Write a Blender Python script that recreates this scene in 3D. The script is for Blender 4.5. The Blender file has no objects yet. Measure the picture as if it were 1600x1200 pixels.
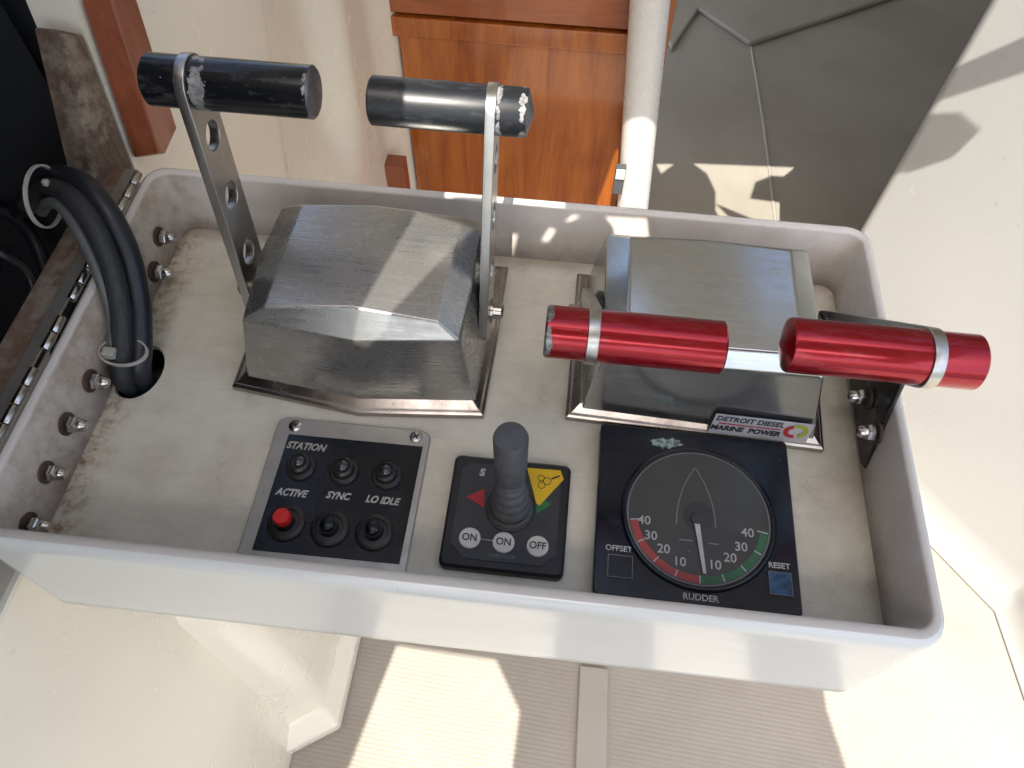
import bpy, bmesh, math, random
from mathutils import Vector, Matrix
random.seed(7)
R = math.radians
S = bpy.context.scene
COL = S.collection

# ------------------------------------------------------------ camera, world, sun, exposure
cd = bpy.data.cameras.new('camera'); cam = bpy.data.objects.new('camera', cd); COL.objects.link(cam)
cam.location = (-0.0343, -0.2279, 0.4051)
cam.rotation_euler = (0.56264, -0.01269, 0.10772)
cd.sensor_width = 36.0
cd.lens = 26.656
cd.clip_start = 0.01; cd.clip_end = 3000
S.camera = cam
SUN = Vector((.05, .6, -1.0)).normalized()          # the way the sunlight travels
ELEV = math.asin(-SUN.z)
w = bpy.data.worlds.new('World'); S.world = w; w.use_nodes = True
nt = w.node_tree; bgn = nt.nodes['Background']
sky = nt.nodes.new('ShaderNodeTexSky'); sky.sky_type = 'NISHITA'; sky.sun_disc = False
sky.sun_elevation = ELEV; sky.dust_density = 3.5; sky.ozone_density = .5; sky.air_density = .9; sky.sun_rotation = math.atan2(-SUN.x, -SUN.y)
nt.links.new(sky.outputs[0], bgn.inputs[0]); bgn.inputs[1].default_value = 0.15
ld = bpy.data.lights.new('sun', 'SUN'); lo = bpy.data.objects.new('sun', ld); COL.objects.link(lo)
ld.energy = 3.1; ld.angle = R(0.3); ld.color = (1, .95, .86)
lo.rotation_euler = SUN.to_track_quat('-Z', 'Y').to_euler(); lo.location = (0, -1, 3)
S.view_settings.view_transform = 'Standard'; S.view_settings.look = 'None'
S.view_settings.exposure = 1.45; S.view_settings.gamma = 1
S.render.engine = 'CYCLES'
S.cycles.max_bounces = 8; S.cycles.diffuse_bounces = 5; S.cycles.glossy_bounces = 4
S.cycles.caustics_reflective = False; S.cycles.sample_clamp_indirect = 4

# ------------------------------------------------------------ materials
class NB:
    def __init__(s, name):
        s.m = bpy.data.materials.new(name); s.m.use_nodes = True; s.t = s.m.node_tree
        s.b = s.t.nodes['Principled BSDF']; s.tc = s.t.nodes.new('ShaderNodeTexCoord'); s.co = s.tc.outputs['Object']
    def n(s, kind, **kw):
        x = s.t.nodes.new(kind)
        for k, v in kw.items(): setattr(x, k, v)
        return x
    def link(s, a, b): s.t.links.new(a, b)
    def setv(s, sock, v):
        if isinstance(v, bpy.types.NodeSocket): s.link(v, sock)
        else: sock.default_value = v
    def math(s, op, a, b=0.0, clamp=False):
        x = s.n('ShaderNodeMath', operation=op); x.use_clamp = clamp
        s.setv(x.inputs[0], a); s.setv(x.inputs[1], b); return x.outputs[0]
    def scale(s, sc, co=None):
        x = s.n('ShaderNodeMapping'); s.link(co or s.co, x.inputs[0]); x.inputs['Scale'].default_value = sc; return x.outputs[0]
    def noise(s, sc, det=4, co=None, rough=.55, dist=0):
        x = s.n('ShaderNodeTexNoise'); s.link(co or s.co, x.inputs['Vector'])
        x.inputs['Scale'].default_value = sc; x.inputs['Detail'].default_value = det
        x.inputs['Roughness'].default_value = rough; x.inputs['Distortion'].default_value = dist
        return x.outputs['Fac']
    def ramp(s, v, a, b, lo=0.0, hi=1.0):
        x = s.n('ShaderNodeMapRange'); x.interpolation_type = 'SMOOTHSTEP'
        s.setv(x.inputs[0], v); x.inputs[1].default_value = a; x.inputs[2].default_value = b
        x.inputs[3].default_value = lo; x.inputs[4].default_value = hi; return x.outputs[0]
    def mix(s, f, a, b):
        x = s.n('ShaderNodeMix', data_type='RGBA'); s.setv(x.inputs[0], f)
        for i, v in ((6, a), (7, b)):
            if isinstance(v, tuple): v = (*v[:3], 1)
            s.setv(x.inputs[i], v)
        return x.outputs[2]
    def xyz(s):
        x = s.n('ShaderNodeSeparateXYZ'); s.link(s.co, x.inputs[0]); return x.outputs
    def bump(s, h, strength=.2, dist=.001):
        x = s.n('ShaderNodeBump'); s.link(h, x.inputs['Height']); x.inputs['Strength'].default_value = strength
        x.inputs['Distance'].default_value = dist; s.link(x.outputs[0], s.b.inputs['Normal'])
    def out(s, col=None, rough=None, metal=None, coat=None, spec=None):
        if col is not None: s.setv(s.b.inputs['Base Color'], (*col, 1) if isinstance(col, tuple) and len(col) == 3 else col)
        if rough is not None: s.setv(s.b.inputs['Roughness'], rough)
        if metal is not None: s.setv(s.b.inputs['Metallic'], metal)
        if coat is not None: s.b.inputs['Coat Weight'].default_value = coat; s.b.inputs['Coat Roughness'].default_value = .05
        if spec is not None: s.b.inputs['Specular IOR Level'].default_value = spec
        return s.m

def gelcoat(name, col, dirt, amount=.5, rough=.25, scale=14, streak=(1, 1, 1)):
    b = NB(name)
    n1 = b.noise(scale, 8, b.scale(streak), .65)
    n2 = b.noise(scale * 9, 5)
    m = b.math('MULTIPLY', b.ramp(n1, .42, .78), amount)
    c = b.mix(m, col, dirt)
    sp = b.ramp(b.noise(scale * 26, 2), .71, .77, 0, amount * .5)
    c = b.mix(sp, c, tuple(x * .35 for x in dirt))
    b.bump(n2, .06, .001)
    return b.out(c, b.ramp(n1, .3, .8, rough, rough + .22))
def plain(name, col, rough=.5, metal=0, coat=None, var=.25, scale=90, bump=.08):
    b = NB(name); n = b.noise(scale, 5)
    c = b.mix(b.ramp(n, .35, .75, 0, 1), col, tuple(x * (1 - var) for x in col))
    b.bump(b.noise(scale * 4, 3), bump, .0005)
    return b.out(c, b.ramp(n, .3, .8, rough, min(1, rough + .15)), metal, coat)
def steel(name, col=(.52, .50, .47), rough=.26, stretch=(6, 120, 120), stain=(.30, .24, .18), amt=.5, metal=1.0):
    b = NB(name)
    g = b.noise(9, 5, b.scale(stretch), .6)
    blot = b.noise(38, 8, None, .65)
    fine = b.noise(420, 3)
    c = b.mix(b.ramp(g, .3, .7), col, tuple(x * .93 for x in col))
    c = b.mix(b.math('MULTIPLY', b.ramp(blot, .45, .75), amt), c, stain)
    c = b.mix(b.ramp(fine, .68, .78, 0, amt * .35), c, tuple(x * .5 for x in stain))
    r = b.math('ADD', b.ramp(g, .3, .7, rough - .03, rough + .04), b.ramp(blot, .45, .8, 0, .10))
    b.bump(g, .014, .0004)
    return b.out(c, r, metal)
def wood(name, a, c2, rough=.3, coat=.4, grain=(60, 60, 4), scale=2.0, worn=None):
    b = NB(name)
    g = b.noise(scale, 8, b.scale(grain), .7, .6)
    g2 = b.noise(scale * 5, 6, b.scale(grain), .7)
    bl = b.noise(7, 5)
    c = b.mix(b.ramp(g, .3, .72), a, c2)
    c = b.mix(b.ramp(g2, .55, .75, 0, .45), c, tuple(x * .45 for x in c2))
    c = b.mix(b.ramp(bl, .48, .8, 0, .55), c, tuple(x * .6 for x in c2))
    if worn: c = b.mix(b.ramp(b.noise(60, 8, None, .7), .45, .62, 0, .9), c, worn)
    b.bump(g2, .15, .0006)
    return b.out(c, rough, 0, coat)
def painted_handle(name, col, chips, metal=0, rough=.22, coat=0, speck=.775):
    """chips: list of (x centre, half width, strength) along the grip where paint is knocked off down to aluminium"""
    b = NB(name); X = b.xyz()[0]
    n = b.noise(95, 6, None, .65); n2 = b.noise(300, 2)
    tot = None
    for cx, hw, st in chips:
        d = b.math('ABSOLUTE', b.math('SUBTRACT', X, cx))
        f = b.ramp(d, hw, 0, 0, st)
        tot = f if tot is None else b.math('MAXIMUM', tot, f)
    v = b.math('ADD', n, tot if tot is not None else 0.0)
    m = b.math('MAXIMUM', b.ramp(v, .76, .78), b.ramp(n2, speck, speck + .01))
    scuff = b.ramp(b.noise(70, 7, b.scale((1, 3, 3)), .7), .5, .8, 0, .12)
    c = b.mix(scuff, col, (.5, .5, .5)); c = b.mix(m, c, b.mix(b.ramp(b.noise(400, 3), .35, .65), (.30, .295, .29), (.14, .14, .14)))
    b.bump(b.math('MULTIPLY', m, -1.0), .5, .0004)
    r = b.math('ADD', b.ramp(n, .3, .8, rough, rough + .1), b.math('MULTIPLY', m, .2))
    return b.out(c, r, metal, coat)

M = {}
M['tray_wall'] = gelcoat('dirty_tray_gelcoat', (.62, .58, .54), (.27, .20, .155), .75, .3, 20, (1, 1, 1))
M['tray_front'] = gelcoat('glossy_white_gelcoat', (.66, .67, .64), (.54, .54, .51), .4, .06, 9, (1, 6, 14))
def panel_mat():
    b = NB('stained_panel'); x, y, z = b.xyz()
    n = b.noise(22, 8, None, .65); f = b.noise(150, 5, None, .7); s = b.noise(9, 8, b.scale((3, 22, 1)), .7)
    c = b.mix(b.ramp(n, .35, .75), (.70, .665, .55), (.55, .51, .41))
    c = b.mix(b.ramp(s, .5, .75, 0, .35), c, (.42, .38, .31))
    # rust bled from the nuts along the hinge side
    edge = b.ramp(b.math('ADD', x, b.math('MULTIPLY', n, -.035)), -.322, -.296, 1, 0)
    c = b.mix(b.math('MULTIPLY', edge, b.ramp(f, .42, .68, .12, .95)), c, (.27, .12, .035))
    # grime along back and right edges
    eb = b.math('MAXIMUM', b.ramp(b.math('ADD', y, b.math('MULTIPLY', n, .02)), .128, .142, 0, .6), b.ramp(b.math('ADD', x, b.math('MULTIPLY', n, .02)), .155, .169, 0, .6))
    c = b.mix(eb, c, (.25, .19, .13))
    c = b.mix(b.ramp(f, .74, .78, 0, .7), c, (.16, .11, .07))
    # fine crazing and scratches
    v = b.n('ShaderNodeTexVoronoi', feature='DISTANCE_TO_EDGE'); v.inputs['Scale'].default_value = 17
    wv = b.n('ShaderNodeVectorMath', operation='ADD'); b.link(b.co, wv.inputs[0])
    nn = b.n('ShaderNodeTexNoise'); b.link(b.co, nn.inputs['Vector']); nn.inputs['Scale'].default_value = 30
    sc = b.n('ShaderNodeVectorMath', operation='SCALE'); b.link(nn.outputs['Color'], sc.inputs[0]); sc.inputs['Scale'].default_value = .05
    b.link(sc.outputs[0], wv.inputs[1]); b.link(wv.outputs[0], v.inputs['Vector'])
    crack = b.math('MULTIPLY', b.ramp(v.outputs['Distance'], .0, .012, 1, 0), b.ramp(n, .5, .62))
    c = b.mix(b.math('MULTIPLY', crack, .16), c, (.2, .15, .1))
    b.bump(f, .06, .0006)
    return b.out(c, b.ramp(n, .3, .8, .38, .6))
M['panel'] = panel_mat()
def wall_mat():
    b = NB('grimy_tray_lining'); x, y, z = b.xyz()
    n = b.noise(24, 8, None, .7); f = b.noise(130, 6, None, .7)
    c = b.mix(b.ramp(n, .3, .8), (.60, .56, .50), (.48, .425, .365))
    left = b.ramp(b.math('ADD', x, b.math('MULTIPLY', n, -.03)), -.315, -.285, 1, 0)
    c = b.mix(b.math('MULTIPLY', left, b.ramp(b.math('ADD', b.math('MULTIPLY', n, .65), b.math('MULTIPLY', f, .35)), .38, .66, .25, .75)), c, (.25, .17, .105))
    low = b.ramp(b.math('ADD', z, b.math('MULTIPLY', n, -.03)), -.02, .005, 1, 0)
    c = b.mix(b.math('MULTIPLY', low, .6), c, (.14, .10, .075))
    c = b.mix(b.ramp(f, .70, .76, 0, .8), c, (.10, .07, .05))
    top = b.ramp(b.math('ADD', z, b.math('MULTIPLY', f, .002)), .0448, .0462, 0, .8)
    c = b.mix(top, c, (.68, .65, .60))
    b.bump(f, .10, .0008)
    return b.out(c, .42)
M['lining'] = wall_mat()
M['cream'] = gelcoat('cream_gelcoat', (.84, .79, .66), (.74, .67, .52), .35, .16, 5)
M['white'] = gelcoat('white_gelcoat', (.375, .37, .355), (.33, .32, .295), .3, .14, 3)
M['roof'] = gelcoat('hardtop_lining', (.66, .63, .54), (.55, .51, .42), .4, .5, 3)
M['pole'] = plain('white_pole_paint', (.72, .70, .67), .25, var=.1)
M['steel'] = steel('brushed_stainless', (.46, .455, .435), .26, (2, 45, 45), (.26, .22, .17), .35, .86)
M['steel_b'] = steel('brushed_stainless_plain', (.50, .515, .51), .19, (2, 45, 45), (.34, .31, .26), .2, .94)
M['flange'] = steel('stained_stainless_flange', (.40, .37, .34), .22, (10, 10, 10), (.20, .14, .10), .6)
M['lever'] = steel('lever_steel', (.50, .49, .47), .3, (60, 60, 60), (.34, .31, .27), .4)
M['chrome'] = plain('bolt_steel', (.62, .60, .57), .16, 1.0, var=.4)
M['rustbolt'] = plain('rusty_washer', (.13, .085, .06), .55, .5, var=.5)
M['alu'] = plain('satin_aluminium_plate', (.50, .48, .43), .38, .85, var=.12)
M['navy'] = plain('blue_black_face', (.003, .0055, .012), .18, var=.3)
M['gaugebody'] = plain('gauge_black_plastic', (.003, .007, .014), .16, var=.3)
M['dial'] = plain('dial_grey', (.05, .052, .048), .3, coat=.3, var=.1)
M['dialmid'] = plain('dial_centre_grey', (.030, .031, .032), .4, coat=.3, var=.1)
M['print'] = plain('pale_print', (.45, .45, .43), .5, var=.15)
M['printdim'] = plain('dim_print', (.18, .18, .17), .5, var=.15)
M['printgold'] = plain('ivory_print', (.42, .40, .33), .5, var=.2)
M['dred'] = plain('dial_red', (.36, .055, .05), .45, var=.15)
M['dgreen'] = plain('dial_green', (.035, .13, .06), .45, var=.15)
M['rubber'] = plain('grey_rubber', (.075, .079, .083), .5, var=.2, scale=200, bump=.2)
M['blackrub'] = plain('black_rubber', (.012, .013, .016), .42, var=.3)
M['collar'] = plain('dark_collar', (.026, .022, .022), .30, var=.4)
M['lens'] = plain('dark_lens', (.03, .035, .04), .10, coat=.8, var=.5)
M['redcap'] = plain('red_button', (.62, .018, .018), .42, var=.15)
M['thr'] = plain('thruster_black', (.011, .012, .014), .38, var=.2)
M['thrface'] = plain('thruster_face_grey', (.034, .037, .040), .40, var=.15)
M['whitebtn'] = plain('white_button', (.62, .61, .57), .4, var=.1)
M['ink'] = plain('black_ink', (.015, .015, .015), .5)
M['yellow'] = plain('yellow_sticker', (.72, .45, .012), .45, var=.1)
M['sred'] = plain('sticker_red', (.42, .02, .03), .4)
M['sgreen'] = plain('sticker_green', (.02, .16, .05), .4)
M['slime'] = plain('sticker_lime', (.38, .42, .06), .4)
M['decal'] = plain('silver_decal', (.55, .56, .58), .3, .3, var=.1)
M['bluewear'] = plain('worn_blue_patch', (.03, .10, .22), .4, var=.7, scale=260)
M['crust'] = plain('salt_crust', (.42, .52, .47), .8, var=.9, scale=500, bump=.5)
M['bracket'] = plain('black_bracket_plastic', (.012, .012, .013), .25, var=.3)
M['hose'] = plain('black_hose', (.013, .015, .020), .36, var=.3)
M['greycable'] = plain('grey_cable', (.10, .105, .10), .4, var=.2)
M['tie'] = plain('nylon_tie', (.42, .41, .36), .35, var=.2)
def braid():
    b = NB('braided_sleeve')
    x = b.n('ShaderNodeTexChecker'); b.link(b.co, x.inputs['Vector']); x.inputs['Scale'].default_value = 1100
    x.inputs['Color1'].default_value = (.032, .034, .037, 1); x.inputs['Color2'].default_value = (.012, .013, .015, 1)
    b.bump(x.outputs['Fac'], .4, .0005); return b.out(x.outputs['Color'], .6)
M['braid'] = braid()
M['seatnavy'] = plain('navy_vinyl', (.012, .018, .035), .5)
M['cabin'] = gelcoat('dull_grey_lining', (.62, .60, .56), (.15, .14, .13), .4, .5, 3)
M['dark'] = plain('locker_dark', (.006, .007, .009), .7, var=.3, scale=10)  # near-black in place of shade inside the locker and cabinet
M['teak'] = wood('teak_strip_wood', (.30, .085, .035), (.20, .05, .02), .32, .3, (60, 60, 5))
M['mahog'] = wood('orange_varnished_wood', (.46, .135, .018), (.25, .055, .008), .26, .6, (11, 11, 1.1), 3.2)
M['mahogd'] = wood('red_brown_wood', (.36, .095, .022), (.24, .055, .012), .3, .5, (3, 22, 22), 1.6)
M['oldwood'] = wood('weathered_wood', (.20, .125, .085), (.10, .055, .035), .7, 0, (50, 4, 50), 2, (.22, .19, .155))
M['jambwood'] = wood('rotten_jamb_wood', (.17, .115, .08), (.07, .045, .03), .8, 0, (50, 50, 5), 2, (.24, .20, .15))
M['handle_l'] = painted_handle('chipped_black_paint_a', (.006, .007, .009), [(.0285, .009, .36), (.0805, .006, .30)], 0, .16)
M['handle_r'] = painted_handle('chipped_black_paint_b', (.010, .012, .015), [(.067, .0045, .30), (.0795, .005, .36)], 0, .33)
M['red_l'] = painted_handle('red_anodised_a', (.32, .003, .012), [(.001, .006, .36)], .6, .16, .3, .9)
M['red_r'] = painted_handle('red_anodised_b', (.32, .003, .012), [], .6, .16, .3, .9)
M['chip_end'] = plain('bare_aluminium_end', (.20, .20, .21), .35, .8, var=.6, scale=140)
def sole_mat():
    b = NB('ribbed_nonskid'); x, y, z = b.xyz()
    def ribs(v, sp): return b.math('SINE', b.math('MULTIPLY', v, 2 * math.pi / (sp * .75)))
    a = ribs(b.math('ADD', b.math('MULTIPLY', x, .06), y), .0085); c_ = ribs(x, .0085)
    h = b.math('ADD', a, b.math('MULTIPLY', c_, .6))
    n = b.noise(4, 8, None, .6); f = b.noise(60, 5)
    c = b.mix(b.ramp(n, .35, .75), (.38, .35, .30), (.315, .285, .24))
    c = b.mix(b.ramp(h, -1.2, 1.2, .10, 0), c, (.30, .24, .17))
    c = b.mix(b.ramp(f, .66, .76, 0, .35), c, (.30, .24, .18))
    b.bump(b.math('ADD', h, b.math('MULTIPLY', f, 1.2)), .16, .0008)
    return b.out(c, .55)
M['sole'] = sole_mat()
M['soleband'] = gelcoat('smooth_sole_band', (.40, .37, .32), (.33, .30, .26), .4, .35, 12)
def water_mat():
    b = NB('sea_water'); b.bump(b.noise(1.5, 6), .4, .1); return b.out((.02, .05, .06), .08)
M['water'] = water_mat()

# ------------------------------------------------------------ mesh helpers
def finish(o, mat, parent=None, smooth=None, bevel=0, seg=2, angle=30):
    me = o.data
    if mat is not None and not me.materials: me.materials.append(mat)
    if smooth is not None:
        for p in me.polygons: p.use_smooth = True
        if smooth < 180: me.set_sharp_from_angle(angle=R(smooth))
    if bevel:
        bv = o.modifiers.new('bevel', 'BEVEL'); bv.width = bevel; bv.segments = seg
        bv.limit_method = 'ANGLE'; bv.angle_limit = R(angle); bv.harden_normals = smooth is not None
    if parent is not None:
        o.parent = parent; bpy.context.view_layer.update() if False else None
        o.matrix_parent_inverse = Matrix.LocRotScale(parent.location, parent.rotation_euler, None).inverted() if parent.get('is_root') else Matrix()
    return o
def mk(name, V, F, mat, parent=None, **k):
    me = bpy.data.meshes.new(name); me.from_pydata([tuple(v) for v in V], [], F)
    bm = bmesh.new(); bm.from_mesh(me); bmesh.ops.recalc_face_normals(bm, faces=bm.faces); bm.to_mesh(me); bm.free()
    o = bpy.data.objects.new(name, me); COL.objects.link(o)
    return finish(o, mat, parent, **k)
def thing(name, label, cat, loc, group=None):
    o = bpy.data.objects.new(name, None); COL.objects.link(o); o.empty_display_size = .02
    o.location = loc; o['is_root'] = 1; tag(o, label, cat, group); return o
def tag(o, label, cat, group=None, kind=None):
    if label: o['label'] = label
    if cat: o['category'] = cat
    if group: o['group'] = group
    if kind: o['kind'] = kind
    return o
def struct(o): o['kind'] = 'structure'; return o
def stuff(o): o['kind'] = 'stuff'; return o
BF = [(0, 3, 2, 1), (4, 5, 6, 7), (0, 1, 5, 4), (1, 2, 6, 5), (2, 3, 7, 6), (3, 0, 4, 7)]
def box(name, a, b, mat, parent=None, bevel=.001, **k):
    (x0, y0, z0), (x1, y1, z1) = a, b
    V = [(x0, y0, z0), (x1, y0, z0), (x1, y1, z0), (x0, y1, z0), (x0, y0, z1), (x1, y0, z1), (x1, y1, z1), (x0, y1, z1)]
    return mk(name, V, BF, mat, parent, bevel=bevel, **k)
def prism(name, poly, vec, mat, parent=None, **k):
    n = len(poly); v = Vector(vec)
    V = [Vector(p) for p in poly] + [Vector(p) + v for p in poly]
    F = [tuple(range(n)), tuple(range(n, 2 * n))] + [(i, (i + 1) % n, n + (i + 1) % n, n + i) for i in range(n)]
    return mk(name, V, F, mat, parent, **k)
def loft(name, rings, mat, parent=None, cap0=True, cap1=True, **k):
    n = len(rings[0]); V = [v for r in rings for v in r]; F = []
    for i in range(len(rings) - 1):
        for j in range(n):
            a, b = i * n + j, i * n + (j + 1) % n
            F.append((a, b, b + n, a + n))
    if cap0: F.append(tuple(range(n)))
    if cap1: F.append(tuple(range((len(rings) - 1) * n, len(rings) * n)))
    return mk(name, V, F, mat, parent, **k)
def rrect(x0, x1, y0, y1, r, z, seg=6):
    rs = r if isinstance(r, (tuple, list)) else (r,) * 4
    out = []
    for (cx, cy, a0, rr) in ((x1 - rs[0], y0 + rs[0], -90, rs[0]), (x1 - rs[1], y1 - rs[1], 0, rs[1]), (x0 + rs[2], y1 - rs[2], 90, rs[2]), (x0 + rs[3], y0 + rs[3], 180, rs[3])):
        for i in range(seg + 1):
            a = R(a0 + 90 * i / seg); out.append((cx + rr * math.cos(a), cy + rr * math.sin(a), z))
    return out
def frame(o, x=(1, 0, 0), y=(0, 1, 0)):
    x = Vector(x).normalized(); z = x.cross(Vector(y)).normalized(); y = z.cross(x)
    m = Matrix((x, y, z)).transposed().to_4x4(); m.translation = Vector(o); return m
def lathe(name, prof, mat, parent=None, m=None, seg=32, smooth=40, **k):
    """prof: (radius, height) pairs, turned about the local z axis of m"""
    m = m or Matrix(); rings = []
    for r, h in prof: rings.append([m @ Vector((max(r, 1e-5) * math.cos(2 * math.pi * i / seg), max(r, 1e-5) * math.sin(2 * math.pi * i / seg), h)) for i in range(seg)])
    return loft(name, rings, mat, parent, smooth=smooth, **k)
def spline(P, n=12):
    P = [Vector(p) for p in P]; P = [2 * P[0] - P[1]] + P + [2 * P[-1] - P[-2]]; out = []
    for i in range(1, len(P) - 2):
        for k in range(n):
            t = k / n; a, b, c, d = P[i - 1:i + 3]
            out.append(.5 * ((2 * b) + (c - a) * t + (2 * a - 5 * b + 4 * c - d) * t * t + (3 * b - a - 3 * c + d) * t ** 3))
    return out + [P[-2]]
def tube(name, P, r, mat, parent=None, seg=14, n=10, raw=False, **k):
    Q = [Vector(p) for p in P] if raw else spline(P, n); rings = []; up = Vector((.13, .21, .97)); prev = None
    for i, p in enumerate(Q):
        t = (Q[min(i + 1, len(Q) - 1)] - Q[max(i - 1, 0)]).normalized()
        u = (up if prev is None else prev); u = (u - t * u.dot(t)).normalized(); prev = u; v = t.cross(u)
        rr = r(i / (len(Q) - 1)) if callable(r) else r
        rings.append([p + rr * (math.cos(2 * math.pi * j / seg) * u + math.sin(2 * math.pi * j / seg) * v) for j in range(seg)])
    return loft(name, rings, mat, parent, smooth=50, **k)
def flat(name, loops, th, mat, parent=None, m=None, edge=0, **k):
    """a plate cut from closed outlines; inner outlines become holes"""
    cu = bpy.data.curves.new(name, 'CURVE'); cu.dimensions = '2D'; cu.fill_mode = 'BOTH'; cu.extrude = th / 2; cu.bevel_depth = edge
    for L in loops:
        s = cu.splines.new('POLY'); s.points.add(len(L) - 1); s.use_cyclic_u = True
        for p, q in zip(s.points, L): p.co = (q[0], q[1], 0, 1)
    t = bpy.data.objects.new('t', cu); COL.objects.link(t)
    me = bpy.data.meshes.new_from_object(t.evaluated_get(bpy.context.evaluated_depsgraph_get()))
    bpy.data.objects.remove(t); bpy.data.curves.remove(cu); me.name = name
    if m is not None: me.transform(m)
    o = bpy.data.objects.new(name, me); COL.objects.link(o); me.materials.clear()
    return finish(o, mat, parent, **k)
def circ(cx, cy, r, n=28, ry=None): return [(cx + r * math.cos(2 * math.pi * i / n), cy + (ry or r) * math.sin(2 * math.pi * i / n)) for i in range(n)]
def text(s, size, m, mat, parent, shear=0, offset=0, sx=1, name='lettering'):
    cu = bpy.data.curves.new(name, 'FONT'); cu.body = s; cu.size = size; cu.align_x = 'CENTER'; cu.align_y = 'CENTER'
    cu.extrude = .00006; cu.shear = shear; cu.offset = offset; cu.resolution_u = 3
    t = bpy.data.objects.new('t', cu); COL.objects.link(t)
    me = bpy.data.meshes.new_from_object(t.evaluated_get(bpy.context.evaluated_depsgraph_get()))
    bpy.data.objects.remove(t); bpy.data.curves.remove(cu); me.name = name
    me.transform(m @ Matrix.Diagonal((sx, 1, 1, 1))); me.materials.clear()
    o = bpy.data.objects.new(name, me); COL.objects.link(o)
    return finish(o, mat, parent)
def arc(cx, cy, r0, r1, a0, a1, n=24):
    o = [(cx + r1 * math.cos(R(a0 + (a1 - a0) * i / n)), cy + r1 * math.sin(R(a0 + (a1 - a0) * i / n))) for i in range(n + 1)]
    return o + [(cx + r0 * math.cos(R(a1 + (a0 - a1) * i / n)), cy + r0 * math.sin(R(a1 + (a0 - a1) * i / n))) for i in range(n + 1)]
def at(z): return Matrix.Translation((0, 0, z))

# ------------------------------------------------------------ the setting
struct(mk('water', [(-400, -400, -2.2), (400, -400, -2.2), (400, 400, -2.2), (-400, 400, -2.2)], [(0, 1, 2, 3)], M['water']))
struct(box('cockpit_sole', (-2.2, -2.6, -.95), (2.6, 3.0, -.80), M['sole'], bevel=0))

# smooth band and moulded seams in the sole
b0, b1, b2, b3 = (0.0562, 0.0361, -0.7970), (0.0990, 0.0362, -0.7970), (0.1031, -0.1113, -0.7970), (0.0581, -0.1162, -0.7970)
bd = prism('sole_band', [b3, b2, b1, b0], (0, 0, .0042), M['soleband'], bevel=.002); struct(bd)
def bead(name, P, r, mat): return struct(tube(name, P, r, mat, n=4, seg=8))
bead('sole_seam', [(0.4094, 1.6637, -0.8000), (0.4170, 1.4927, -0.8000), (0.4242, 1.2541, -0.8000), (0.4258, 1.0021, -0.8000)], .004, M['soleband'])
# raised step beyond the far end of the sole
st = [(0.2007, 1.5894, -0.7850), (0.2743, 1.7799, -0.7850), (0.4039, 1.6402, -0.7850), (0.8213, 1.9122, -0.7850), (1.2, 2.44, -.785), (-.1, 2.44, -.785)]
struct(prism('raised_step', [(x, y, -.80) for x, y, z in st], (0, 0, .015), M['sole'], bevel=.006, seg=3))

# side bulkhead with the locker opening: far part, post above, header
bk = thing('side_bulkhead', 'cream moulded side bulkhead running back beside the tray', 'bulkhead', (-.36, .5, -.8))
Y0, Y1 = .159, .86
def bulk():
    ny, nz = 60, 50; V = []; F = []
    for i in range(ny + 1):
        for j in range(nz + 1):
            y = Y0 + (Y1 - Y0) * i / ny; z = -.8 + 1.05 * j / nz
            if i < 6: y = y + .19 * max(0, z) * (1 - i / 6)
            x = -.345
            s = lambda a, b, t: (lambda u: u * u * (3 - 2 * u))(min(1, max(0, (t - a) / (b - a))))
            x -= .035 * s(.42, .50, y - .35 * (z + .1)) * s(-.40, -.28, z) * (1 - s(.62, .70, y - .1 * z))   # soft sunk panel
            x += .030 * s(.76, .86, y)
            x += .05 * s(-.62, -.80, z) if False else 0
            V.append((x, y, z))
    for i in range(ny):
        for j in range(nz):
            a = i * (nz + 1) + j; F.append((a, a + 1, a + nz + 2, a + nz + 1))
    n = len(V); V += [(-.40, Y0, -.8), (-.40, Y0, .25), (-.40, Y1, -.8), (-.40, Y1, .25)]
    # closed back so that it has thickness
    V2 = [(x - .03, y, z) for x, y, z in V[:n]]; V = V[:n] + V2
    F += [tuple(q + n for q in reversed(f)) for f in F]
    def strip(idx): 
        for a, b in zip(idx, idx[1:]): F.append((a, b, b + n, a + n))
    strip([j for j in range(nz + 1)]); strip([ny * (nz + 1) + j for j in range(nz + 1)])
    strip([i * (nz + 1) + nz for i in range(ny + 1)]); strip([i * (nz + 1) for i in range(ny + 1)])
    return V, F
V, F = bulk(); mk('moulded_face', V, F, M['cream'], bk, smooth=50)
box('lower_face', (-.375, -.9, -.8), (-.345, .158, -.055), M['cream'], bk, bevel=.004)
# pedestal below the tray: upright face, vertical corner and a face running off diagonally, on a flange
K = Vector((-0.3035, -0.0703, -0.7400)); K2 = Vector((-0.4364, -0.1572, -0.7400)); K2 = K + (K2 - K) * 1.25
ped = thing('moulded_pedestal', 'white moulded pedestal with chamfered corner under the tray', 'pedestal', (K.x - .05, K.y, -.8))
plan = [(K.x, K.y), (K.x + .006, .22), (-.60, .22), (-.60, K2.y - .5), (K2.x, K2.y - .5), (K2.x, K2.y)]
def off(p, d): return [(x + (d if x > -.5 else 0), y - (d if y < .2 else -d)) for x, y in p]
def pring(d, z): return [(x, y, z) for x, y in off(plan, d)]
loft('pedestal_body', [pring(0, -.765), pring(-.012, -.28), pring(-.03, -.24)], M['cream'], ped, bevel=.030, seg=8, smooth=60, angle=20)
loft('base_flange', [pring(.004, -.80), pring(.020, -.795), pring(.020, -.765), pring(.001, -.742)], M['cream'], ped, bevel=.012, seg=4, smooth=60)

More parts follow.
